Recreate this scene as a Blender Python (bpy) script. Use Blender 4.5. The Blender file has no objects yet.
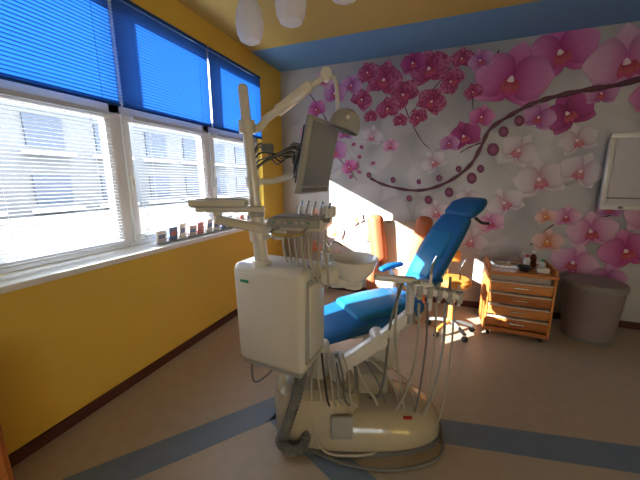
import bpy, bmesh, math, random
from mathutils import Vector, Matrix, noise
random.seed(7)
sc=bpy.context.scene
TH=math.atan(117/306.)
# ------------------------------------------------------------ materials
def mat(name,col,rough=.5,metal=0,var=0.0,scale=8,bump=0,bscale=60,trans=0,emit=0,spec=.5,coat=0):
    m=bpy.data.materials.new(name);m.use_nodes=True;nt=m.node_tree;b=nt.nodes["Principled BSDF"]
    c=(*col,1);b.inputs["Base Color"].default_value=c
    b.inputs["Roughness"].default_value=rough;b.inputs["Metallic"].default_value=metal
    b.inputs["Specular IOR Level"].default_value=spec
    if coat:b.inputs["Coat Weight"].default_value=coat
    if trans:b.inputs["Transmission Weight"].default_value=trans
    tc=nt.nodes.new("ShaderNodeTexCoord")
    if var:
        n=nt.nodes.new("ShaderNodeTexNoise");n.inputs["Scale"].default_value=scale;n.inputs["Detail"].default_value=5
        r=nt.nodes.new("ShaderNodeMapRange");r.inputs[3].default_value=1-var;r.inputs[4].default_value=1+var
        mx=nt.nodes.new("ShaderNodeMix");mx.data_type='RGBA';mx.blend_type='MULTIPLY';mx.inputs[0].default_value=1
        nt.links.new(tc.outputs["Object"],n.inputs["Vector"]);nt.links.new(n.outputs[0],r.inputs[0])
        mx.inputs[6].default_value=c;nt.links.new(r.outputs[0],mx.inputs[7]);nt.links.new(mx.outputs[2],b.inputs["Base Color"])
    if bump:
        n2=nt.nodes.new("ShaderNodeTexNoise");n2.inputs["Scale"].default_value=bscale
        bp=nt.nodes.new("ShaderNodeBump");bp.inputs["Strength"].default_value=bump;bp.inputs["Distance"].default_value=.01
        nt.links.new(tc.outputs["Object"],n2.inputs["Vector"]);nt.links.new(n2.outputs[0],bp.inputs["Height"]);nt.links.new(bp.outputs[0],b.inputs["Normal"])
    return m
def wood(name,c1,c2,rough=.4):
    m=mat(name,c1,rough);nt=m.node_tree;b=nt.nodes["Principled BSDF"]
    tc=nt.nodes.new("ShaderNodeTexCoord");mp=nt.nodes.new("ShaderNodeMapping");mp.inputs["Scale"].default_value=(2,2,18)
    n=nt.nodes.new("ShaderNodeTexNoise");n.inputs["Scale"].default_value=4;n.inputs["Detail"].default_value=6
    cr=nt.nodes.new("ShaderNodeValToRGB");cr.color_ramp.elements[0].position=.3;cr.color_ramp.elements[1].position=.7
    cr.color_ramp.elements[0].color=(*c1,1);cr.color_ramp.elements[1].color=(*c2,1)
    nt.links.new(tc.outputs["Object"],mp.inputs[0]);nt.links.new(mp.outputs[0],n.inputs["Vector"]);nt.links.new(n.outputs[0],cr.inputs[0]);nt.links.new(cr.outputs[0],b.inputs["Base Color"])
    return m
def slatmat(name,col,tr):
    m=bpy.data.materials.new(name);m.use_nodes=True;nt=m.node_tree
    b=nt.nodes["Principled BSDF"];b.inputs["Base Color"].default_value=(*col,1);b.inputs["Roughness"].default_value=.45
    t=nt.nodes.new("ShaderNodeBsdfTranslucent");t.inputs[0].default_value=(*col,1)
    mx=nt.nodes.new("ShaderNodeMixShader");mx.inputs[0].default_value=tr
    nt.links.new(b.outputs[0],mx.inputs[1]);nt.links.new(t.outputs[0],mx.inputs[2]);nt.links.new(mx.outputs[0],nt.nodes["Material Output"].inputs[0])
    return m
YEL=mat("yellow_wall_paint",(.72,.52,.09),.65,var=.05,scale=3,bump=.06,bscale=90)
CEILY=mat("yellow_ceiling_paint",(.54,.41,.13),.7,var=.04,scale=2)
CEILB=mat("blue_ceiling_paint",(.16,.36,.62),.6,var=.03,scale=3)
FLOOR=mat("beige_linoleum",(.46,.405,.335),.38,var=.12,scale=14,bump=.03,bscale=30)
STRIPE=mat("blue_linoleum",(.17,.24,.34),.38,var=.10,scale=14)
BASEB=mat("maroon_baseboard",(.09,.03,.025),.5)
PVC=mat("white_window_pvc",(.80,.82,.84),.35)
SILL=mat("sill_white",(.72,.74,.76),.3,var=.03)
GLASSW=slatmat("milky_glass",(.93,.92,.90),.5)
BLUEB=slatmat("blue_blind_slat",(.015,.105,.38),.40)
WHITEB=slatmat("white_blind_slat",(.62,.66,.72),.30)
WHITE=mat("dental_white_plastic",(.66,.66,.64),.28,coat=.3,var=.02,scale=2)
CREAM=mat("cream_enamel",(.46,.43,.34),.22,coat=.5,var=.04,scale=3)
LGREY=mat("light_grey_plastic",(.38,.39,.40),.35)
GREY=mat("grey_plastic",(.18,.19,.20),.45)
DARK=mat("dark_rubber",(.03,.03,.035),.5)
HOSEW=mat("white_hose",(.44,.43,.39),.4)
HOSEG=mat("corrugated_grey_hose",(.15,.16,.17),.45)
CHROME=mat("chrome",(.75,.76,.78),.18,metal=1)
SCREEN=mat("monitor_screen",(.30,.32,.33),.15,spec=.8)
CERAM=mat("white_ceramic",(.82,.82,.80),.12,coat=.5)
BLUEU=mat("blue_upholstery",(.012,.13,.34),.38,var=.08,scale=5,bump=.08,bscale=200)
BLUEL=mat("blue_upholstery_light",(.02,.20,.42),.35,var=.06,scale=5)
TERRA=mat("terracotta_upholstery",(.50,.17,.08),.6,var=.1,scale=6)
CREAMU=mat("cream_upholstery",(.62,.54,.45),.6,var=.05,scale=5)
WOODO=wood("orange_wood",(.52,.20,.05),(.66,.29,.09))
WOODD=wood("dark_orange_wood",(.36,.12,.03),(.48,.18,.05))
TAUPE=mat("taupe_fabric",(.29,.24,.245),.7,var=.12,scale=20,bump=.3,bscale=220)
TAUPEL=mat("taupe_lid",(.30,.28,.27),.5,var=.05)
YSEAT=mat("orange_vinyl",(.72,.30,.07),.4)
RED=mat("red_plastic",(.5,.03,.03),.4)
BROWN=mat("brown_bottle",(.12,.04,.015),.2)
GREEN=mat("green_label",(.05,.35,.22),.4)
PANEL=mat("viewer_panel",(.56,.55,.60),.25,var=.03)
# ------------------------------------------------------------ mesh builder
class MB:
    def __init__(s):
        s.v=[];s.f=[];s.mi=[];s.mats=[]
    def add(s,vs,fs,m,M=None):
        if m not in s.mats:s.mats.append(m)
        k=s.mats.index(m);o=len(s.v)
        for v in vs:
            v=Vector(v)
            if M:v=M@v
            s.v.append(v)
        for f in fs:s.f.append([i+o for i in f]);s.mi.append(k)
    def box(s,c,size,m,bev=0,rot=(0,0,0),M=None,taper=1,seg=3):
        bm=bmesh.new();bmesh.ops.create_cube(bm,size=1)
        for v in bm.verts:
            t=taper if v.co.z<0 else 1
            v.co=Vector((v.co.x*size[0]*t,v.co.y*size[1]*t,v.co.z*size[2]))
        if bev:bmesh.ops.bevel(bm,geom=bm.edges[:],offset=bev,segments=seg,profile=.5,affect='EDGES')
        T=Matrix.Translation(c)@(Matrix.Rotation(rot[2],4,'Z')@Matrix.Rotation(rot[1],4,'Y')@Matrix.Rotation(rot[0],4,'X'))
        if M:T=M@T
        bm.verts.ensure_lookup_table();bm.verts.index_update()
        s.add([v.co.copy() for v in bm.verts],[[v.index for v in f.verts] for f in bm.faces],m,T);bm.free()
    def cyl(s,a,b,r0,m,r1=None,n=24,cap=True):
        a=Vector(a);b=Vector(b);r1=r0 if r1 is None else r1
        d=(b-a).normalized();u=d.orthogonal().normalized();w=d.cross(u)
        vs=[];fs=[]
        for p,r in((a,r0),(b,r1)):
            for i in range(n):
                t=2*math.pi*i/n;vs.append(p+(u*math.cos(t)+w*math.sin(t))*r)
        for i in range(n):j=(i+1)%n;fs.append([i,j,n+j,n+i])
        if cap:fs.append(list(range(n))[::-1]);fs.append([n+i for i in range(n)])
        s.add(vs,fs,m)
    def lathe(s,prof,m,c=(0,0,0),n=36,M=None,sx=1,sy=1):
        vs=[];fs=[]
        for r,z in prof:
            for i in range(n):
                t=2*math.pi*i/n;vs.append((c[0]+r*sx*math.cos(t),c[1]+r*sy*math.sin(t),c[2]+z))
        for k in range(len(prof)-1):
            for i in range(n):
                j=(i+1)%n;fs.append([k*n+i,k*n+j,(k+1)*n+j,(k+1)*n+i])
        s.add(vs,fs,m,M)
    def rings(s,rings,m,cap=True,M=None):
        n=len(rings[0]);vs=[p for r in rings for p in r];fs=[]
        for k in range(len(rings)-1):
            for i in range(n):
                j=(i+1)%n;fs.append([k*n+i,k*n+j,(k+1)*n+j,(k+1)*n+i])
        if cap:fs.append(list(range(n))[::-1]);fs.append([(len(rings)-1)*n+i for i in range(n)])
        s.add(vs,fs,m,M)
    def tube(s,pts,r,m,n=8,sub=6,rib=0):
        P=[Vector(p) for p in pts]
        Q=[P[0]*2-P[1]]+P+[P[-1]*2-P[-2]];C=[]
        for i in range(1,len(Q)-2):
            for k in range(sub):
                t=k/sub;a,b,c,d=Q[i-1:i+3]
                C.append(.5*((2*b)+(c-a)*t+(2*a-5*b+4*c-d)*t*t+(3*b-a-3*c+d)*t**3))
        C.append(P[-1]);R=[];u=(C[1]-C[0]).orthogonal().normalized()
        for i,p in enumerate(C):
            d=(C[min(i+1,len(C)-1)]-C[max(i-1,0)]).normalized()
            u=(u-d*u.dot(d)).normalized();w=d.cross(u)
            rr=r*(1+rib*(i%2))
            R.append([p+(u*math.cos(2*math.pi*k/n)+w*math.sin(2*math.pi*k/n))*rr for k in range(n)])
        s.rings(R,m)
    def cushion(s,path,m,qc,M=None,e=.5,n=28):
        pts=[Vector((a[0],a[1])) for a in path];R=[]
        ex=[]
        for i,a in enumerate(path):
            d=(pts[min(i+1,len(pts)-1)]-pts[max(i-1,0)]).normalized()
            ex.append((pts[i],d,a[2],a[3]))
        s0=ex[0];s1=ex[-1]
        L=[(s0[0]-s0[1]*s0[3]*.9,s0[1],s0[2]*.80,s0[3]*.35),(s0[0]-s0[1]*s0[3]*.6,s0[1],s0[2]*.92,s0[3]*.8)]+ex+[(s1[0]+s1[1]*s1[3]*.6,s1[1],s1[2]*.92,s1[3]*.8),(s1[0]+s1[1]*s1[3]*.9,s1[1],s1[2]*.80,s1[3]*.35)]
        for p,d,w,t in L:
            nn=Vector((-d.y,d.x));ring=[]
            for k in range(n):
                a=2*math.pi*k/n;ca,sa=math.cos(a),math.sin(a)
                x=math.copysign(abs(ca)**e,ca)*w;y=math.copysign(abs(sa)**e,sa)*t
                ring.append((p.x+nn.x*y,qc+x,p.y+nn.y*y))
            R.append(ring)
        s.rings(R,m,M=M)
    def finish(s,name,parent=None,loc=(0,0,0),rotz=0,smooth=True):
        me=bpy.data.meshes.new(name);me.from_pydata([tuple(v) for v in s.v],[],s.f)
        for m in s.mats:me.materials.append(m)
        for p,k in zip(me.polygons,s.mi):p.material_index=k;p.use_smooth=smooth
        bm=bmesh.new();bm.from_mesh(me);bmesh.ops.recalc_face_normals(bm,faces=bm.faces);bm.to_mesh(me);bm.free()
        if smooth:me.set_sharp_from_angle(angle=math.radians(28))
        ob=bpy.data.objects.new(name,me);bpy.context.collection.objects.link(ob)
        ob.location=loc;ob.rotation_euler=(0,0,rotz)
        if parent:ob.parent=parent
        return ob
def empty(name,loc=(0,0,0),rotz=0):
    e=bpy.data.objects.new(name,None);bpy.context.collection.objects.link(e);e.location=loc;e.rotation_euler=(0,0,rotz);e.empty_display_size=.1;return e
# ------------------------------------------------------------ room shell
XL=-2.02;YB=3.82;H=2.89;XR=3.2;YF=-2.4
WY0=.648;WY1=3.30;WZ0=1.0;WZ1=2.68;NW=3
b=MB();b.box(((XL+XR)/2,(YF+YB)/2,-.05),(XR-XL+.4,YB-YF+.4,.1),FLOOR)
def stripe(b,a,c,w):
    a=Vector(a);c=Vector(c);d=(c-a).normalized();n=Vector((-d.y,d.x))*w/2
    z=.0015;vs=[(*(a+n),z),(*(a-n),z),(*(c-n),z),(*(c+n),z)];b.add(vs,[[0,1,2,3]],STRIPE)
stripe(b,(-2.0,.15),(-.86,1.60),.19);stripe(b,(-.90,1.545),(3.2,2.27),.19);stripe(b,(-.86,1.50),(1.5,.42),.17)
b.finish("floor",smooth=False)
b=MB();b.box(((XL+XR)/2,(YF+3.14)/2,H+.05),(XR-XL+.4,3.14-YF,.1),CEILY)
b.box(((XL+XR)/2,(3.14+YB+.2)/2,H+.05),(XR-XL+.4,YB+.2-3.14,.1),CEILB);b.finish("ceiling",smooth=False)
b=MB();T=.2;xc=XL-T/2
b.box((xc,(YF+YB)/2,WZ0/2),(T,YB-YF,WZ0),YEL);b.box((xc,(YF+YB)/2,(WZ1+H)/2),(T,YB-YF,H-WZ1),YEL)
b.box((xc,(WY1+YB)/2,(WZ0+WZ1)/2),(T,YB-WY1,WZ1-WZ0),YEL);b.box((xc,(YF+WY0)/2,(WZ0+WZ1)/2),(T,WY0-YF,WZ1-WZ0),YEL)
b.finish("wall_left",smooth=False)
b=MB();b.box(((XL+XR)/2,YB+.1,H/2),(XR-XL+.4,.2,H),mat("white_plaster",(.6,.6,.6),.7));b.finish("wall_back",smooth=False)
b=MB();b.box((XR+.1,(YF+YB)/2,H/2),(.2,YB-YF,H),YEL);b.finish("wall_right",smooth=False)
FX0,FX1,FZ0,FZ1=.9,2.8,.95,2.05  # unseen opening added in the front wall to let in fill light
b=MB();yc=YF-.1
b.box(((XL+XR)/2,yc,FZ0/2),(XR-XL+.4,.2,FZ0),YEL);b.box(((XL+XR)/2,yc,(FZ1+H)/2),(XR-XL+.4,.2,H-FZ1),YEL)
b.box(((XL-.2+FX0)/2,yc,(FZ0+FZ1)/2),(FX0-XL+.2,.2,FZ1-FZ0),YEL);b.box(((XR+.2+FX1)/2,yc,(FZ0+FZ1)/2),(XR+.2-FX1,.2,FZ1-FZ0),YEL)
b.finish("wall_front",smooth=False)
b=MB()
for x in(FX0+.03,(FX0+FX1)/2,FX1-.03):b.box((x,yc,(FZ0+FZ1)/2),(.06,.07,FZ1-FZ0-.12),PVC,bev=.006,seg=1)
for z in(FZ0+.03,FZ1-.03):b.box(((FX0+FX1)/2,yc,z),(FX1-FX0,.07,.06),PVC,bev=.006,seg=1)
b.finish("window_4")  # frame of the added opening behind the camera that brightens the room
b=MB();b.box((XL+.009,(YF+YB)/2,.035),(.018,YB-YF,.07),BASEB);b.finish("baseboard_left",smooth=False)
b=MB();b.box(((XL+XR)/2,YB-.012,.035),(XR-XL-.04,.018,.07),BASEB);b.finish("baseboard_back",smooth=False)
b=MB();b.box((XL+.03,(WY0+3.42)/2,.995),(.27,3.42-WY0,.035),SILL,bev=.008);b.finish("trim_window_sill",smooth=False)
# windows
ys=[WY0+i*(WY1-WY0)/NW for i in range(NW+1)];ZT=1.98
wx=XL-.105
for i in range(NW):
    a,c=ys[i],ys[i+1];b=MB();m=(a+c)/2;w=c-a
    def fr(y0,y1,z0,z1,t,d=.06,x=wx):
        b.box((x,(y0+y1)/2,z0+t/2),(d,y1-y0,t),PVC,bev=.006,seg=1);b.box((x,(y0+y1)/2,z1-t/2),(d,y1-y0,t),PVC,bev=.006,seg=1)
        b.box((x,y0+t/2,(z0+z1)/2),(d,t,z1-z0-2*t),PVC);b.box((x,y1-t/2,(z0+z1)/2),(d,t,z1-z0-2*t),PVC)
    fr(a,c,WZ0+.015,WZ1,.035,.07);b.box((wx,m,ZT),(.07,w,.06),PVC)
    fr(a+.035,c-.035,WZ0+.05,ZT-.03,.05,.06,wx+.02)
    fr(a+.035,c-.035,ZT+.03,WZ1-.035,.035,.06,wx+.02)
    b.box((wx+.06,a+.06,1.48),(.025,.02,.10),PVC,bev=.004)
    b.finish("window_%d"%(i+1))
    for nm,z0,z1,pitch,wd,til,mt,xx,g in(("blue_venetian_blind",2.0,2.66,.021,.024,math.radians(58),BLUEB,XL+.012,.012),("white_venetian_blind",1.09,1.93,.021,.018,math.radians(-20),WHITEB,XL-.014,.085)):
        b=MB();z=z0
        while z<z1-.02:
            dx=math.cos(til)*wd/2;dz=math.sin(til)*wd/2
            vs=[]
            for k,(s_,h) in enumerate(((-1,0),(0,.0015),(1,0))):
                for y in(a+g,c-g):vs.append((xx+s_*dx,y,z+s_*dz+h))
            b.add(vs,[[0,1,3,2],[2,3,5,4]],mt);z+=pitch
        b.box((xx,m,z1),(.024,w-2*g,.025),mt);b.box((xx,m,z0-.012),(.018,w-2*g,.012),mt)
        for y in(a+g+.12,c-g-.12):
            b.cyl((xx+.013,y,z0-.01),(xx+.013,y,z1),.0012,mt,n=5)
        b.finish(nm,smooth=False)
# leaflets on the sill
b=MB();B1=mat("leaflet_blue",(.15,.25,.45),.4);B2=mat("leaflet_pink",(.6,.25,.25),.4);B3=mat("leaflet_white",(.8,.8,.8),.4)
for k in range(12):
    y=1.70+k*.105;mm=(B3,B1,B3,B3,B2,B3)[k%6];h=.10+.03*((k*7)%3)/2
    b.box((XL+.05+.01*(k%2),y,1.0135+h/2),(.010,.085,h),mm,rot=(0,.10,.1*(k%3)))
    b.box((XL+.057+.01*(k%2),y,1.0135+h*.55),(.004,.055,h*.3),(B1,B2,B1)[k%3],rot=(0,.10,.1*(k%3)))
    b.box((XL+.068,y,1.0135+.006),(.05,.09,.012),LGREY)
b.finish("leaflet_stand")
# ------------------------------------------------------------ mural
MURB=bpy.data.materials.new("orchid_mural_print");MURB.use_nodes=True;nt=MURB.node_tree;bs=nt.nodes["Principled BSDF"];bs.inputs["Roughness"].default_value=.55
at=nt.nodes.new("ShaderNodeVertexColor");at.layer_name="Col";nt.links.new(at.outputs[0],bs.inputs["Base Color"])
MV=[];MF=[];MC=[];layer=[0]
def grid(nu,nv,fn):
    o=len(MV);layer[0]+=1;y=YB-.003-layer[0]*.00003
    for i in range(nu+1):
        for j in range(nv+1):
            x,z,c=fn(i/nu,j/nv);x=max(XL+.003,min(XR-.003,x));z=max(.07,min(H-.002,z));MV.append((x,y,z));MC.append(c)
    for i in range(nu):
        for j in range(nv):
            k=o+i*(nv+1)+j;MF.append([k,k+1,k+nv+2,k+nv+1])
def lerp(a,b,t):return tuple(a[i]*(1-t)+b[i]*t for i in range(3))
def bgc(x,z):
    n=noise.fractal(Vector((x*1.1,z*1.3,3)),1,2,4)*.5+.5;n2=noise.noise(Vector((x*2.6+8,z*3,9)))*.5+.5
    c=lerp((.27,.28,.29),(.60,.60,.59),max(0,min(1,n*1.5-.25)));return lerp(c,(.50,.45,.47),n2*.35)
def bg(u,v):
    x=XL+u*(XR-XL);z=.07+v*(H-.07)
    return x,z,bgc(x,z)
grid(120,70,bg)
def petal(cx,cz,ang,L,W,cin,cmid,cout,spk=0,seed=0,shape=0.6,ghost=0):
    ca,sa=math.cos(ang),math.sin(ang)
    def fn(u,v):
        s=v*2-1
        w=W*(math.sin(math.pi*min(1,u**shape)))**.7 if 0<u<1 else 0
        w*=1+.07*math.sin(u*9+seed)
        lx=L*(u-.03*s*s*math.sin(u*3));ly=s*w
        X=cx+lx*ca-ly*sa;Z=cz+lx*sa+ly*ca
        c=lerp(cin,cmid,min(1,u*2.2)) if u<.45 else lerp(cmid,cout,(u-.45)/.55)
        if ghost:
            return X,Z,lerp(c,bgc(X,Z),.35+.65*max(abs(s)**4,u**5))
        vein=.5+.5*math.sin(s*16+u*2);c=lerp(c,cin,.22*vein*(1-u*.7))
        if spk:
            k=noise.noise(Vector((lx*45+seed*3,ly*45,seed)))
            if k>.12:c=lerp(c,(.26,.01,.08),.75)
        c=lerp(c,tuple(k*.62 for k in c),abs(s)**4*.6)
        return X,Z,c
    grid(14 if not spk else 22,10 if not spk else 16,fn)
PAL={'pink':((.38,.02,.17),(.55,.11,.35),(.66,.30,.53)),'pale':((.50,.10,.32),(.64,.32,.50),(.70,.50,.61)),
 'deep':((.22,.005,.10),(.37,.03,.20),(.50,.13,.33)),'speck':((.32,.01,.10),(.46,.08,.20),(.55,.22,.35)),
 'white':((.48,.28,.37),(.60,.54,.58),(.66,.64,.66)),'viol':((.30,.04,.24),(.48,.18,.42),(.62,.36,.57)),
 'orng':((.60,.20,.07),(.70,.40,.36),(.74,.58,.58)),'ghost':((.32,.33,.34),(.48,.48,.49),(.70,.70,.70))}
def flower(x,z,r,kind,rot=0,side=1):
    P=PAL[kind];spk=kind=='speck';rr=random.random;gh=kind=='ghost'
    if kind not in('ghost','orng'):r*=1.10
    for a in(90,215,325):petal(x,z,math.radians(a+rot),r,r*.38,*P,spk=spk,seed=rr()*9,shape=.75,ghost=gh)
    P2=(P[0],lerp(P[1],P[2],.3),P[2])
    for a in(12,168):petal(x,z,math.radians(a+rot),r*1.02,r*.62,*P2,spk=spk,seed=rr()*9,shape=.85,ghost=gh)
    if kind!='ghost':
        lip=(.42,.01,.12) if kind!='orng' else (.7,.25,.02)
        if kind=='white':lip=(.5,.2,.3)
        for a in(235,305,270):petal(x,z,math.radians(a+rot),r*.42,r*.15,lip,lerp(lip,(.75,.4,.1),.3),(.55,.05,.25),seed=rr())
        petal(x-r*.03,z-r*.05,math.radians(90+rot),r*.18,r*.09,(.8,.7,.5),(.8,.6,.7),(.8,.75,.8))
for x,z,r in((-1.5,1.9,.5),(-.3,2.0,.45),(.3,1.0,.55),(.9,1.15,.6),(-.7,1.1,.45),(1.3,1.75,.5),(2.2,1.6,.6),(-1.5,.6,.4),(.2,.4,.4),(2.5,2.4,.5),(.6,1.7,.4),(0,1.6,.35),(.8,1.9,.3),(-.8,1.85,.3)):flower(x,z,r,'ghost',random.uniform(-40,40))
def strand(pts,w,c1=(.16,.06,.09),c2=(.10,.03,.05)):
    P=[Vector(p) for p in pts];Q=[P[0]*2-P[1]]+P+[P[-1]*2-P[-2]];C=[]
    for i in range(1,len(Q)-2):
        for k in range(6):
            t=k/6;a,b_,c,d=Q[i-1:i+3];C.append(.5*((2*b_)+(c-a)*t+(2*a-5*b_+4*c-d)*t*t+(3*b_-a-3*c+d)*t**3))
    C.append(P[-1]);n=len(C)-1
    def fn(u,v):
        i=round(u*n);d=(C[min(n,i+1)]-C[max(0,i-1)]).normalized();nn=Vector((-d.y,d.x));p=C[i]+nn*(v-.5)*w*(1.1-.5*u)*(1+.25*math.sin(i*1.3))
        return p.x,p.y,lerp(c1,c2,abs(v-.4)*2)
    grid(n,3,fn)
def bud(x,z,r,c=(.34,.12,.22),c2=(.14,.03,.08),ang=-1.3):
    def fn(u,v):
        a=v*2*math.pi;rad=r*u;lx=rad*math.cos(a)*1.25;ly=rad*math.sin(a)
        return x+lx*math.cos(ang)-ly*math.sin(ang),z+lx*math.sin(ang)+ly*math.cos(ang),lerp(c,c2,u)
    grid(4,16,fn)
for x,z,r,k,ro in((1.01,1.50,.22,'white',15),(1.34,1.58,.18,'white',-20),(.72,1.25,.17,'white',30),(.95,.55,.16,'white',0),(.78,1.80,.17,'white',-30),(1.28,1.88,.15,'white',20),(.02,1.12,.15,'white',10),(.42,.80,.16,'white',-15),(-.05,1.70,.13,'white',35),(-.78,2.02,.12,'white',-10),(.60,1.02,.13,'pale',20),(-.55,1.90,.09,'pale',0),(.34,1.30,.11,'white',0)):flower(x,z,r,k,ro)
BR=[(2.3,2.55),(1.9,2.46),(1.53,2.37),(1.23,2.34),(1.0,2.30),(.83,2.25),(.65,2.15),(.49,2.03),(.42,1.85),(.33,1.66),(.15,1.50),(-.07,1.40),(-.3,1.38),(-.6,1.44),(-.78,1.52)]
strand([(-.9,2.75),(-.5,2.5),(-.35,2.2),(-.2,1.95),(-.1,1.85)],.012);strand([(.1,2.75),(-.1,2.5),(-.35,2.25)],.012)
strand([(.42,1.9),(.3,1.85),(.22,1.8)],.014);strand([(-1.7,2.7),(-1.5,2.45),(-1.35,2.2),(-1.3,1.9),(-1.05,1.62),(-.95,1.5)],.014)
strand([(1.9,1.5),(1.7,1.2),(1.45,1.1),(1.2,1.05),(1.0,.8)],.02);strand([(.5,2.8),(.35,2.5),(.3,2.3),(.4,2.1)],.012)
for F in((1.04,2.70,.28,'pink',15),(.64,2.50,.33,'pink',-12),(1.56,2.55,.31,'pale',10),(1.17,2.14,.20,'deep',30),(.92,2.12,.14,'viol',-20),(.25,1.97,.16,'deep',20),(.40,2.16,.12,'pink',-10),(.10,1.90,.10,'viol',0),
 (-.16,2.70,.20,'speck',10),(-.66,2.64,.20,'speck',-15),(-.42,2.46,.16,'speck',40),(-.12,2.36,.15,'speck',-30),(-.60,2.32,.13,'speck',10),(.08,2.55,.13,'speck',60),(-.92,2.45,.13,'speck',-40),(-.34,2.78,.13,'deep',10),(.16,2.76,.11,'speck',0),(-.45,2.18,.08,'speck',0),(-.25,2.20,.10,'speck',30),(.30,2.42,.09,'speck',20),(-.85,2.74,.12,'speck',20),(-.80,2.25,.08,'speck',0),
 (.34,2.72,.11,'viol',20),(-1.05,2.62,.12,'viol',-20),(1.40,2.30,.12,'viol',0),(1.78,2.25,.16,'pink',15),
 (-1.26,2.55,.14,'viol',0),(-1.50,2.38,.12,'pink',30),(-1.40,2.72,.12,'pale',-20),(-1.26,1.86,.16,'viol',10),(-1.44,1.98,.12,'viol',50),(-1.05,1.66,.10,'pink',30),(-1.62,2.10,.12,'pale',0),(-1.12,2.08,.10,'viol',0),
 (1.51,.98,.20,'pale',10),(1.40,.64,.20,'pale',-15),(1.82,.80,.22,'pink',20),(1.15,.85,.15,'orng',0),(1.95,1.15,.2,'pale',0),(1.70,.50,.15,'viol',0),(1.28,1.12,.12,'pale',0),(1.10,1.12,.10,'orng',20),(1.62,1.22,.11,'viol',0),
 (-1.24,.80,.13,'orng',0),(-1.17,.45,.14,'orng',20),(-.76,.78,.13,'orng',-10),(-1.52,.58,.12,'orng',0),(-1.50,1.02,.11,'orng',10),(-.95,1.0,.10,'orng',30),(-.4,.55,.13,'orng',0),(2.3,2.2,.3,'pink',0),(2.7,1.5,.3,'pink',20)):flower(*F)
strand(BR,.045)
for x,z,r in((.36,1.52,.05),(.14,1.36,.045),(-.08,1.27,.04),(-.3,1.28,.03),(.22,1.62,.03),(-.5,1.5,.03),(.54,1.82,.055),(.62,2.0,.045),(-.8,1.56,.028),(.02,1.52,.03),(.75,2.1,.045),(-.2,1.48,.025),(.44,1.62,.035)):bud(x,z,r)
for k in range(9):bud(random.uniform(-1.1,-.75),random.uniform(1.5,1.95),.022,(.5,.15,.3),(.3,.05,.18),random.uniform(0,3))
me=bpy.data.meshes.new("orchid_wall_mural");me.from_pydata(MV,[],MF);ca=me.color_attributes.new("Col",'FLOAT_COLOR','POINT')
for i,c in enumerate(MC):ca.data[i].color=(*c,1)
me.materials.append(MURB);ob=bpy.data.objects.new("orchid_wall_mural",me);bpy.context.collection.objects.link(ob)
bm=bmesh.new();bm.from_mesh(me)
for f in bm.faces:
    f.normal_update()
    if f.normal.y>0:f.normal_flip()
bm.to_mesh(me);bm.free()
# ------------------------------------------------------------ X-ray viewer on the wall
b=MB();x0,x1,z0,z1=1.50,2.25,1.22,1.93;yy=3.75
b.box(((x0+x1)/2,yy+.012,(z0+z1)/2),(x1-x0-.02,.06,z1-z0-.02),WHITE,bev=.006)
for c,s in((((x0+x1)/2,yy-.015,z1-.02),(x1-x0,.03,.045)),(((x0+x1)/2,yy-.015,z0+.02),(x1-x0,.03,.045)),((x0+.022,yy-.015,(z0+z1)/2),(.045,.03,z1-z0-.09)),((x1-.022,yy-.015,(z0+z1)/2),(.045,.03,z1-z0-.09))):b.box(c,s,WHITE,bev=.005)
b.box(((x0+x1)/2,yy-.019,(z0+z1)/2),(x1-x0-.1,.006,z1-z0-.1),PANEL)
b.box(((x0+x1)/2,yy-.023,z0+.11),(x1-x0-.1,.01,.012),GREY);b.box((x0+.16,yy-.035,z0+.02),(.03,.012,.02),GREY)
b.finish("xray_viewer")
# ------------------------------------------------------------ ceiling lamp
e=empty("ceiling_lamp",(-.93,1.92,0));d=Vector((-.55+1.32,1.78-2.04,0)).normalized();e.rotation_euler=(0,0,math.atan2(d.y,d.x))
b=MB();b.box((0,0,2.87),(.98,.07,.035),CHROME,bev=.01)
for k in(-1,0,1):
    x=k*.41;b.cyl((x,0,2.855),(x,0,2.76),.012,CHROME);b.lathe([(.0,.03),(.035,.03),(.045,0),(.04,-.02),(0,-.02)],CHROME,(x,0,2.745),n=24)
b.finish("lamp_bar",e)
b=MB()
for k in(-1,0,1):
    b.lathe([(.03,.28),(.06,.25),(.09,.18),(.098,.10),(.090,.03),(.07,-.01),(.03,-.03),(0,-.033)],GLASSW,(k*.41,0,2.485),n=32)
b.finish("glass_shades",e)
# ------------------------------------------------------------ dental unit
U=empty("dental_unit",(-.571,1.494,0),TH)
b=MB();A=math.radians(-25);CX,CQ=-.225,-.01
b.box((CX,CQ,.775),(.45,.27,.58),WHITE,bev=.045,rot=(0,0,A),taper=.95,seg=5)
R=Matrix.Translation((CX,CQ,0))@Matrix.Rotation(A,4,'Z')
b.box((-.02,-.132,.80),(.33,.012,.44),WHITE,bev=.006,M=R)
b.box((.217,0,.78),(.02,.21,.46),LGREY,bev=.008,M=R)
b.box((.227,0,.78),(.018,.17,.40),WHITE,bev=.008,M=R)
b.box((-.13,-.140,.975),(.05,.006,.014),GREEN,M=R)
b.box((.0,0,.485),(.38,.22,.05),LGREY,bev=.015,M=R)
b.finish("cabinet_body",U)
b=MB()
b.box((-.02,.06,.40),(.14,.12,.3),WHITE,bev=.03,rot=(0,0,A));b.cyl((-.36,-.02,.49),(-.36,-.02,.44),.04,LGREY,r1=.025)
b.tube([(-.1,.02,.46),(0,.08,.38),(.10,.12,.32),(.16,.14,.24)],.045,WHITE,n=14)
b.finish("support_arm",U)
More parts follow.
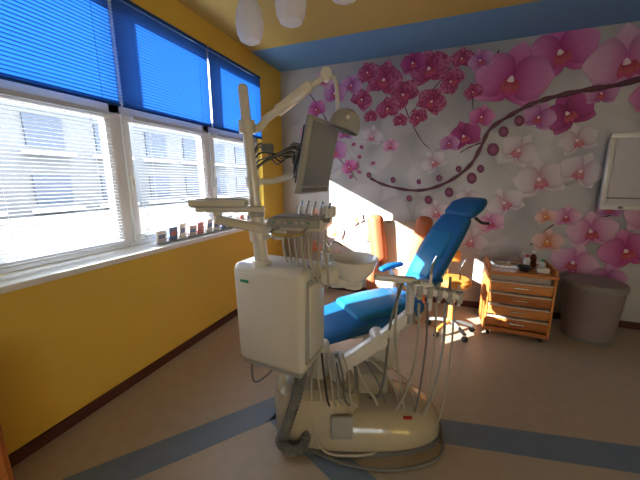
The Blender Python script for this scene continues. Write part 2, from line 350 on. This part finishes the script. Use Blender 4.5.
# pole
b=MB();p0=Vector((-.31,-.05,1.05));p1=Vector((-.37,-.05,1.93));dv=p1-p0
b.cyl(p0,p0+dv*.04,.055,WHITE,r1=.045,n=28);b.cyl(p0+dv*.04,p0+dv*.30,.036,WHITE,n=28);b.cyl(p0+dv*.30,p0+dv*.33,.040,LGREY,n=28)
b.cyl(p0+dv*.33,p0+dv*.78,.026,WHITE,n=28);b.cyl(p0+dv*.78,p0+dv*.80,.030,LGREY,n=28);b.cyl(p0+dv*.80,p1,.024,WHITE,n=28)
b.lathe([(.024,0),(.022,.01),(.012,.018),(0,.02)],WHITE,tuple(p1))
b.finish("pole",U)
# lamp
b=MB();a0=p0+dv*.80
b.cyl(a0+Vector((0,0,-.03)),a0+Vector((0,0,.03)),.04,WHITE)
k0=a0+Vector((.09,.05,.05));k1=Vector((.03,.05,2.02));b.tube([a0,a0+Vector((.05,.03,.0)),k0],.02,WHITE,n=12)
b.cyl(k0,k1,.019,WHITE,r1=.015);b.box(k0.lerp(k1,.45),(.22,.05,.055),WHITE,bev=.015,rot=(0,-math.atan2(k1.z-k0.z,k1.x-k0.x),0))
b.cyl(k1+Vector((0,-.03,0)),k1+Vector((0,.03,0)),.028,WHITE);b.tube([k1,(.075,.05,2.0),(.088,.05,1.92),(.09,.05,1.84)],.011,WHITE,n=10)
b.tube([(.09,.05,1.84),(.11,.0,1.83),(.14,-.02,1.82)],.012,LGREY,n=10)
M=Matrix.Translation((.135,.04,1.80))@Matrix.Rotation(math.radians(20),4,'Y')
b.lathe([(0,.055),(.03,.053),(.06,.035),(.078,.0),(.082,-.045),(.078,-.05),(.07,-.045),(.066,0),(.05,.02),(0,.03)],LGREY,M=M)
b.cyl(M@Vector((0,-.10,0)),M@Vector((0,.10,0)),.009,WHITE);b.lathe([(0,0),(.066,0)],mat("lamp_glass",(.5,.5,.48),.1),(0,0,-.035),M=M)
b.finish("operating_lamp",U)
# monitor
b=MB();w=Vector((.46,.89,0)).normalized();up=Vector((.20,-.05,.98));up=(up-w*up.dot(w)).normalized();n_=w.cross(up)
M=Matrix(((w.x,n_.x,up.x,-.01),(w.y,n_.y,up.y,.1),(w.z,n_.z,up.z,1.62),(0,0,0,1)))
b.box((0,0,0),(.34,.035,.39),LGREY,bev=.012,M=M);b.box((0,.018 if n_.y<0 else -.018,.01),(.30,.004,.32),SCREEN,M=M)
b.box((0,.019 if n_.y<0 else -.019,-.172),(.30,.005,.02),GREY,M=M);b.box((0,-.03 if n_.y<0 else .03,0),(.26,.04,.30),DARK,bev=.01,M=M)
b.finish("monitor",U)
b=MB();b.tube([p0+dv*.50,(-.22,.0,1.5),(-.12,.08,1.55),M@Vector((0,-.05,0))],.016,WHITE,n=12)
b.cyl(p0+dv*.47,p0+dv*.53,.035,WHITE)
for k in range(9):
    o=k*.015;b.tube([p0+dv*.62+Vector((.0,.0,.02-o)),(-.30,.0,1.68-o+.02*math.sin(k)),(-.22+.015*k,.02,1.58+.013*k),(-.14,.05,1.69-.022*k),(-.07,.09,1.62+.02*math.cos(k*2))],.0045,DARK if k%2 else GREY,n=6)
b.lathe([(.0,.02),(.03,.02),(.035,0),(.03,-.02),(0,-.02)],GREY,(-.27,.0,1.66));b.finish("monitor_arm_and_cables",U)
# delivery head
b=MB();HD=Matrix.Translation((-.10,-.02,1.28))@Matrix.Rotation(math.radians(-14),4,'Z')
b.box((0,0,0),(.30,.24,.06),WHITE,bev=.022,M=HD,seg=4);b.box((0,-.01,.034),(.25,.16,.01),LGREY,bev=.004,M=HD)
b.box((.0,-.12,.012),(.26,.03,.05),LGREY,bev=.01,M=HD,rot=(.5,0,0))
for k in range(7):b.cyl(HD@Vector((-.1+k*.03,-.137,.015)),HD@Vector((-.1+k*.03,-.142,.02)),.006,GREEN if k%3==0 else WHITE,n=12)
b.box((.12,.10,.05),(.09,.06,.06),WHITE,bev=.012,M=HD)
b.tube([p0+dv*.20,(-.27,0,1.22),(-.2,0,1.22)],.028,WHITE,n=14);b.cyl(p0+dv*.16,p0+dv*.25,.048,WHITE)
b.tube([HD@Vector((-.08,-.12,-.01)),HD@Vector((-.09,-.2,-.03)),HD@Vector((.05,-.22,-.03)),HD@Vector((.07,-.12,-.01))],.009,CHROME,n=8)
b.finish("delivery_head",U)
b=MB()
for k in range(5):
    px=-.02+k*.045;top=HD@Vector((px,.06-.03*k,.08));bot=HD@Vector((px+.0,.02-.03*k,.02))
    b.cyl(bot,top,.010,LGREY if k%2 else WHITE,r1=.007,n=12);b.cyl(top,top+Vector((.01,-.02,.03)),.006,CHROME,n=10);b.lathe([(.0,.02),(.018,.02),(.016,0),(0,0)],GREY,tuple(bot),n=14)
    s0=HD@Vector((px,.0-.03*k,-.02));b.tube([s0,s0+Vector((.0,-.02,-.10)),s0+Vector((-.03+.01*k,-.03,-.22-.015*k)),s0+Vector((-.07,0,-.17)),s0+Vector((-.09,.03,-.04))],.0055,HOSEW)
b.finish("handpieces",U)
# tray on the left
b=MB();b.box((-.50,-.06,1.375),(.26,.18,.012),LGREY,bev=.005,seg=2)
for s in((-.50,-.15,.26,.012),(-.50,.03,.26,.012)):b.box((s[0],s[1],1.39),(s[2],s[3],.03),WHITE,bev=.004)
for x in(-.63,-.37):b.box((x,-.06,1.39),(.012,.18,.03),WHITE,bev=.004)
b.box((-.43,-.08,1.355),(.30,.05,.03),WHITE,bev=.012);b.box((-.35,-.10,1.27),(.36,.055,.045),WHITE,bev=.016,rot=(0,.22,0))
b.cyl((-.52,-.08,1.36),(-.52,-.08,1.30),.022,WHITE);b.cyl((-.22,-.08,1.2),(-.22,-.08,1.26),.026,WHITE)
b.box((-.6,-.07,1.365),(.06,.05,.05),WHITE,bev=.012)
b.finish("instrument_tray",U)
# spittoon
b=MB();SC=(.19,.06,-.01)
b.lathe([(0,1.005),(.05,1.008),(.10,1.03),(.128,1.065),(.138,1.078),(.144,1.074),(.136,1.055),(.12,1.01),(.085,.965),(.06,.94),(.055,.90),(.0,.90)],CERAM,SC,n=44)
b.lathe([(0,1.01),(.022,1.012),(.022,1.008)],CHROME,SC,n=20)
b.box((-.0,.03,.985),(.22,.17,.11),WHITE,bev=.04,seg=5,rot=(0,0,-.1));b.box((.14,.06,.93),(.18,.13,.06),WHITE,bev=.025,seg=4)
b.tube([(.06,.1,1.03),(.06,.1,1.12),(.09,.09,1.15),(.13,.08,1.13)],.006,CHROME,n=10)
b.tube([(.02,.07,1.03),(.02,.07,1.14),(.03,.05,1.165),(.05,.03,1.14)],.006,CHROME,n=10)
b.lathe([(0,.07),(.026,.075),(.028,.07),(.022,0),(0,0)],mat("clear_cup",(.8,.85,.88),.1,trans=.6),(.03,.0,1.04),n=24)
b.finish("spittoon",U)
# assistant arm
b=MB()
b.tube([(.13,.0,.40),(.22,.0,.47),(.36,.0,.56)],.032,WHITE,n=16);b.box((.23,.0,.50),(.34,.07,.085),WHITE,bev=.02,rot=(0,-.62,0))
b.box((.42,.0,.66),(.30,.06,.065),WHITE,bev=.02,rot=(0,-.75,0));b.cyl((.34,-.04,.59),(.34,.07,.59),.045,WHITE)
b.cyl((.51,.0,.72),(.51,.0,.93),.024,WHITE);b.cyl((.51,.0,.70),(.51,.0,.76),.036,LGREY)
b.cyl((.11,.02,.28),(.11,.02,.48),.05,WHITE)
b.box((.42,.0,.96),(.24,.05,.035),WHITE,bev=.014,rot=(0,.10,0));b.box((.64,-.04,.90),(.26,.085,.045),WHITE,bev=.016,rot=(0,.14,-.15))
b.box((.56,-.02,.93),(.12,.09,.05),WHITE,bev=.02)
for k in range(5):
    x=.54+k*.052;z=.91-k*.007;b.lathe([(0,.03),(.019,.03),(.022,0),(.018,-.03),(0,-.03)],LGREY,(x,-.055-.006*k,z),n=16)
    b.cyl((x,-.055-.006*k,z-.05),(x+.006,-.055,z+(.10 if k%2 else .06)),.010,WHITE if k!=3 else GREY,r1=.007,n=12)
    if k in(1,4):b.tube([(x+.006,-.055,z+.09),(x+.01,-.05,z+.15),(x+.03,-.05,z+.20)],.005,CHROME,n=8)
b.finish("assistant_arm",U)
# hoses
b=MB()
def hose(pts,r,m=HOSEW,**k):b.tube(pts,r,m,**k)
for k in range(5):
    x=.54+k*.048;z=.84;y=-.06
    dx=[-.10,-.06,-.03,-.08,-.04][k];lo=[.12,.03,.02,.10,.04][k]
    hose([(x,y,z),(x+.004,y-.01,z-.25),(x+dx*.4,y-.02,lo+.22),(x+dx-.01,y-.02,lo+.05),(x+dx-.07,y,lo+.02),(x+dx-.12,y+.01,lo+.12),(x+dx-.20,y+.03,.36),(.20+.01*k,.05,.50)],[.008,.006,.0055,.008,.0055][k],[HOSEW,GREY,HOSEW,LGREY,HOSEW][k])
hose([(.46,-.01,.94),(.40,-.02,.7),(.38,-.03,.4),(.35,-.03,.25),(.30,.0,.20)],.008,GREY)
hose([(.44,0,.94),(.43,-.04,.6),(.50,-.08,.15),(.56,-.1,.03),(.45,-.16,.02),(.2,-.22,.02),(.0,-.20,.06),(-.05,-.1,.35),(-.03,.02,.46)],.007,HOSEW)
hose([(.09,.0,.5),(.12,-.08,.36),(.18,-.12,.33),(.20,-.09,.4),(.2,0,.45)],.007,GREY)
for k in range(6):hose([(-.02+.03*k,-.03,.52),(-.01+.035*k,-.10+.01*k,.40),(.02+.03*k,-.14,.26+.01*k),(.07+.03*k,-.07,.20)],.006,[HOSEW,DARK,HOSEW,LGREY,GREY,HOSEW][k])
hose([(-.09,-.02,.50),(-.11,-.08,.40),(-.14,-.13,.28),(-.19,-.15,.14),(-.22,-.17,.06),(-.15,-.20,.035),(-.09,-.18,.06),(-.07,-.12,.14)],.028,HOSEG,n=14,sub=14,rib=.14)
hose([(-.22,.02,.48),(-.3,-.05,.40),(-.38,-.06,.36),(-.40,-.02,.47)],.006,GREY)
hose([(-.02,-.2,.02),(.15,-.27,.015),(.4,-.3,.015),(.66,-.22,.02),(.72,-.05,.05)],.009,GREY)
b.finish("hoses",U)
# ------------------------------------------------------------ dental chair
C=empty("dental_chair",(-.571,1.494,0),TH)
b=MB()
def sup(cx,cy,a,bb,z,e=.75,n=48,rot=.0):
    r=[]
    for k in range(n):
        t=2*math.pi*k/n;c,s=math.cos(t),math.sin(t);x=math.copysign(abs(c)**e,c)*a;y=math.copysign(abs(s)**e,s)*bb
        r.append((cx+x*math.cos(rot)-y*math.sin(rot),cy+x*math.sin(rot)+y*math.cos(rot),z))
    return r
b.rings([sup(.24,.05,.50,.25,0),sup(.24,.05,.50,.25,.05),sup(.24,.05,.485,.235,.10),sup(.235,.05,.45,.215,.145),sup(.22,.05,.39,.18,.18),sup(.20,.05,.30,.14,.20)],CREAM)
b.rings([sup(-.01,.05,.25,.21,.0),sup(-.01,.05,.265,.22,.10),sup(-.02,.05,.26,.21,.22),sup(-.02,.05,.235,.185,.29),sup(-.02,.06,.19,.15,.325),sup(-.02,.06,.1,.07,.335)],CREAM)
b.rings([sup(.24,.05,.515,.262,.0),sup(.24,.05,.515,.262,.018),sup(.24,.05,.50,.25,.024)],GREY)
b.box((.33,.13,.24),(.2,.17,.16),CREAM,bev=.03);b.box((.12,-.178,.16),(.12,.02,.13),LGREY,bev=.006,rot=(-.12,0,0))
b.box((.5,-.12,.17),(.05,.02,.01),RED,bev=.003)
b.finish("base",C)
G=empty("upholstery_and_frame",(.50,.56,0),math.radians(22));G.parent=C;G.scale=(.92,.95,.96)
def fin(b,n):
    for v in b.v:v.x-=.42;v.y-=.48
    return b.finish(n,G)
b=MB();b.box((.30,.36,.33),(.22,.2,.36),WHITE,bev=.04,rot=(0,.15,0));b.box((.30,.47,.47),(.55,.30,.08),WHITE,bev=.03)
b.cyl((.58,.28,.56),(.58,.68,.56),.05,WHITE);b.box((.68,.48,.60),(.16,.14,.06),WHITE,bev=.02,rot=(0,-.5,0));fin(b,"lift_column")
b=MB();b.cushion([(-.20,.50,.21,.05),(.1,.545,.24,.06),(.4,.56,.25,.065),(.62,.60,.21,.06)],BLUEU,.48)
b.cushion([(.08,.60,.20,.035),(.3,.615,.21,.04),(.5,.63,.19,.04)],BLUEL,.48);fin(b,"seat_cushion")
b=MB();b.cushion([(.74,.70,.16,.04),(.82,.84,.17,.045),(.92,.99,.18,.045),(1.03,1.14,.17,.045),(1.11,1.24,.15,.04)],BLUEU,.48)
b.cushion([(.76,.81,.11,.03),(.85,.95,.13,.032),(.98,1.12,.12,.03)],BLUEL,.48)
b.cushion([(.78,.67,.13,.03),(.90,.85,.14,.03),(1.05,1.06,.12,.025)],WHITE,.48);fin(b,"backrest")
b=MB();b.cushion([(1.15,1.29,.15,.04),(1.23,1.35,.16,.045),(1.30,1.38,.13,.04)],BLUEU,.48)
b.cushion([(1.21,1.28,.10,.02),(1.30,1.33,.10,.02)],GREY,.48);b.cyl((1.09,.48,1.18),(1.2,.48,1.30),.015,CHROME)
b.tube([(1.20,.60,1.26),(1.26,.62,1.22),(1.34,.62,1.21)],.012,DARK);b.tube([(1.20,.36,1.26),(1.26,.34,1.22),(1.34,.34,1.21)],.012,DARK)
fin(b,"headrest")
b=MB()
for qq in(.24,.72):
    b.cushion([(.54,.80,.03,.02),(.62,.82,.035,.022),(.74,.83,.03,.02)],BLUEU,qq);b.tube([(.62,qq,.80),(.66,qq,.72),(.66,qq,.60)],.018,WHITE,n=10)
fin(b,"armrests")
# ------------------------------------------------------------ visitor armchair
V=empty("armchair",(-.34,3.30,0),math.radians(8))
b=MB();b.box((0,0,.30),(.56,.50,.18),TERRA,bev=.04);b.box((0,-.02,.43),(.48,.46,.12),CREAMU,bev=.04,seg=4)
b.box((0,.20,.74),(.40,.13,.60),CREAMU,bev=.055,seg=5,rot=(-.12,0,0))
for s in(-1,1):
    b.box((s*.27,-.0,.47),(.11,.50,.28),TERRA,bev=.045,seg=4);b.box((s*.24,.15,.84),(.16,.24,.54),TERRA,bev=.065,seg=5,rot=(-.12,s*.12,s*-.3))
    for t in(-1,1):b.cyl((s*.22,t*.2,0),(s*.22,t*.2,.22),.018,WOODD,r1=.026)
b.finish("armchair_body",V)
# ------------------------------------------------------------ operator stool
S=empty("operator_stool",(.225,3.08,0),.3)
b=MB()
b.lathe([(0,.0),(.13,.005),(.155,.03),(.155,.06),(.13,.085),(0,.09)],YSEAT,(0,0,.48));b.cyl((0,0,.12),(0,0,.49),.022,CHROME);b.cyl((0,0,.1),(0,0,.28),.03,YSEAT)
for k in range(5):
    a=k*2*math.pi/5;c,s=math.cos(a),math.sin(a);b.tube([(0,0,.12),(c*.11,s*.11,.10),(c*.215,s*.215,.07)],.018,YSEAT if k%2 else GREY,n=10)
    b.cyl((c*.215-s*.014,s*.215+c*.014,.028),(c*.215+s*.014,s*.215-c*.014,.028),.028,DARK);b.cyl((c*.215,s*.215,.07),(c*.215,s*.215,.04),.01,CHROME)
b.tube([(0,.1,.47),(0,.19,.48),(0,.21,.62),(0,.19,.72)],.012,CHROME);b.box((0,.17,.74),(.22,.05,.12),YSEAT,bev=.022,seg=4)
b.finish("stool_body",S)
# ------------------------------------------------------------ drawer cabinet
D=empty("drawer_cabinet",(.80,3.34,0),math.radians(-2))
b=MB();W,DP,HH=.54,.44,.66
b.box((0,0,.055+.02),(W,DP,.04),WOODD,bev=.004,seg=1);b.box((0,0,HH-.015),(W+.02,DP+.02,.03),WOODO,bev=.005,seg=1)
for s in(-1,1):b.box((s*(W/2-.01),0,(.09+HH-.03)/2),(.02,DP,HH-.12),WOODO,bev=.003,seg=1)
b.box((0,DP/2-.006,.36),(W-.04,.012,.54),WOODD);b.box((0,.02,.36),(W-.05,DP-.1,.53),CREAMU)
for k in range(4):
    z=.165+k*.118;b.box((0,-DP/2+.004,z),(W-.05,.022,.092),WOODO if k%2 else WOODD,bev=.004,seg=2)
    b.box((0,-DP/2-.008,z+.048),(W-.05,.03,.012),CREAMU,bev=.003,seg=1);b.cyl((-.06,-DP/2-.022,z),(.06,-DP/2-.022,z),.006,CHROME,n=10)
    for x in(-.055,.055):b.cyl((x,-DP/2-.022,z),(x,-DP/2,z),.005,CHROME,n=8)
for x in(-.22,.22):
    for y in(-.17,.17):b.cyl((x-.012,y,.028),(x+.012,y,.028),.028,DARK,n=18);b.cyl((x,y,.03),(x,y,.06),.01,CHROME,n=10)
for s in(-1,1):b.box((s*(W/2-.01),0,HH+.03),(.02,DP-.02,.05),WOODO,bev=.004)
b.finish("cabinet_body",D)
def item(nm,fn):
    b=MB();fn(b);b.finish(nm,None,(.80,3.34,0),math.radians(-2))
def f(b):
    b.box((-.12,.0,.664),(.24,.16,.006),CHROME,bev=.002,seg=1)
    for x,y,l,h in((-.12,-.083,.24,.006),(-.12,.083,.24,.006),(-.243,0,.006,.16),(.003,0,.006,.16)):b.box((x,y,.675),(l,h,.02),CHROME)
    for k in range(4):b.cyl((-.2,-.05+k*.03,.675),(-.06,-.045+k*.03,.680),.004,CHROME,n=8)
item("instrument_tray_steel",f)
def f(b):
    for x,y,h,m,cm in((.08,.05,.12,WHITE,RED),(.14,.10,.15,BROWN,WHITE),(.20,.02,.09,WHITE,GREEN),(.10,.14,.10,GREEN,WHITE)):
        b.lathe([(0,0),(.026,0),(.028,.01),(.028,h*.65),(.012,h*.8),(.012,h*.88)],m,(x,y,.6605),n=20);b.lathe([(.015,0),(.015,h*.18),(0,h*.18)],cm,(x,y,.6605+h*.85),n=18)
item("medicine_bottles",f)
def f(b):
    b.lathe([(0,0),(.03,0),(.055,.03),(.06,.05),(.056,.05),(.05,.03),(.02,.006),(0,.006)],DARK,(.03,-.12,.6605),n=26);b.box((.17,-.12,.685),(.10,.07,.045),WHITE,bev=.006)
item("supply_bowl_and_box",f)
# ------------------------------------------------------------ waste bin
b=MB();b.lathe([(0,0),(.185,0),(.195,.01),(.205,.12),(.22,.35),(.228,.50),(.228,.515)],TAUPE,n=48)
b.lathe([(.234,.50),(.24,.51),(.24,.54),(.228,.562),(.17,.572),(0,.575)],TAUPEL,n=48);b.lathe([(.192,.0),(.198,.0),(.198,.03),(.192,.03)],GREY,n=40)
b.finish("waste_bin",None,(1.47,3.47,0))
# ------------------------------------------------------------ wooden cabinet at left edge
b=MB();cx,cy=-1.81,.09;w_,d_=.36,.92
b.box((cx,cy,.715),(w_,d_,.03),WOODO,bev=.005,seg=2);b.box((cx,cy,.35),(w_-.02,d_-.03,.62),WOODD,bev=.004,seg=1);b.box((cx,cy,.03),(w_-.06,d_-.08,.06),DARK)
for k in(-1,1):b.box((cx+w_/2-.005,cy+k*.22,.36),(.02,.41,.58),WOODO,bev=.005,seg=2);b.cyl((cx+w_/2+.02,cy+k*.05,.45),(cx+w_/2+.02,cy+k*.05,.36),.006,CHROME)
b.finish("wooden_cabinet")
# ------------------------------------------------------------ outside
EXT=mat("facade_plaster",(.145,.155,.17),.8,var=.06,scale=1);EXW=mat("facade_window",(.06,.08,.12),.2);EXG=mat("outside_ground",(.3,.3,.28),.9,var=.2,scale=.5)
EXC=mat("cream_parapet",(.19,.17,.145),.8,var=.05)
b=MB();b.box((-14,16,-1),(3,34,10.2),EXT)
for i in range(14):
    for j in range(4):b.box((-12.49,0+i*2.2,-2.6+j*1.9),(.1,1.1,1.0),EXW);b.box((-12.3,0+i*2.2,-3.3+j*1.9),(.4,1.4,.1),PVC)
b.box((-9,14,-2.2),(.4,40,5.6),EXC)
b.finish("neighbour_building",smooth=False)
b=MB();b.box((-40,10,-6.6),(70,120,.1),EXG);b.finish("outside_ground",smooth=False)
# ------------------------------------------------------------ light
w=bpy.data.worlds.new("sky");sc.world=w;w.use_nodes=True;bg_=w.node_tree.nodes["Background"]
bg_.inputs[0].default_value=(.87,.93,1,1);bg_.inputs[1].default_value=7.0
sd=bpy.data.lights.new("sun","SUN");sd.energy=30;sd.angle=.01;sd.color=(1,.95,.86)
so=bpy.data.objects.new("sun",sd);bpy.context.collection.objects.link(so);so.rotation_euler=Vector((1,.80,-.50)).to_track_quat('-Z','Y').to_euler()
# ------------------------------------------------------------ camera
cd=bpy.data.cameras.new("camera");cd.sensor_width=36;cd.lens=36*300/640;cd.clip_start=.02
co=bpy.data.objects.new("camera",cd);bpy.context.collection.objects.link(co);co.location=(0,0,1.5)
co.rotation_euler=(math.pi/2-math.atan(.2),0,TH);sc.camera=co
sc.view_settings.view_transform='Standard';sc.view_settings.look='None';sc.view_settings.exposure=.02;sc.view_settings.gamma=.90
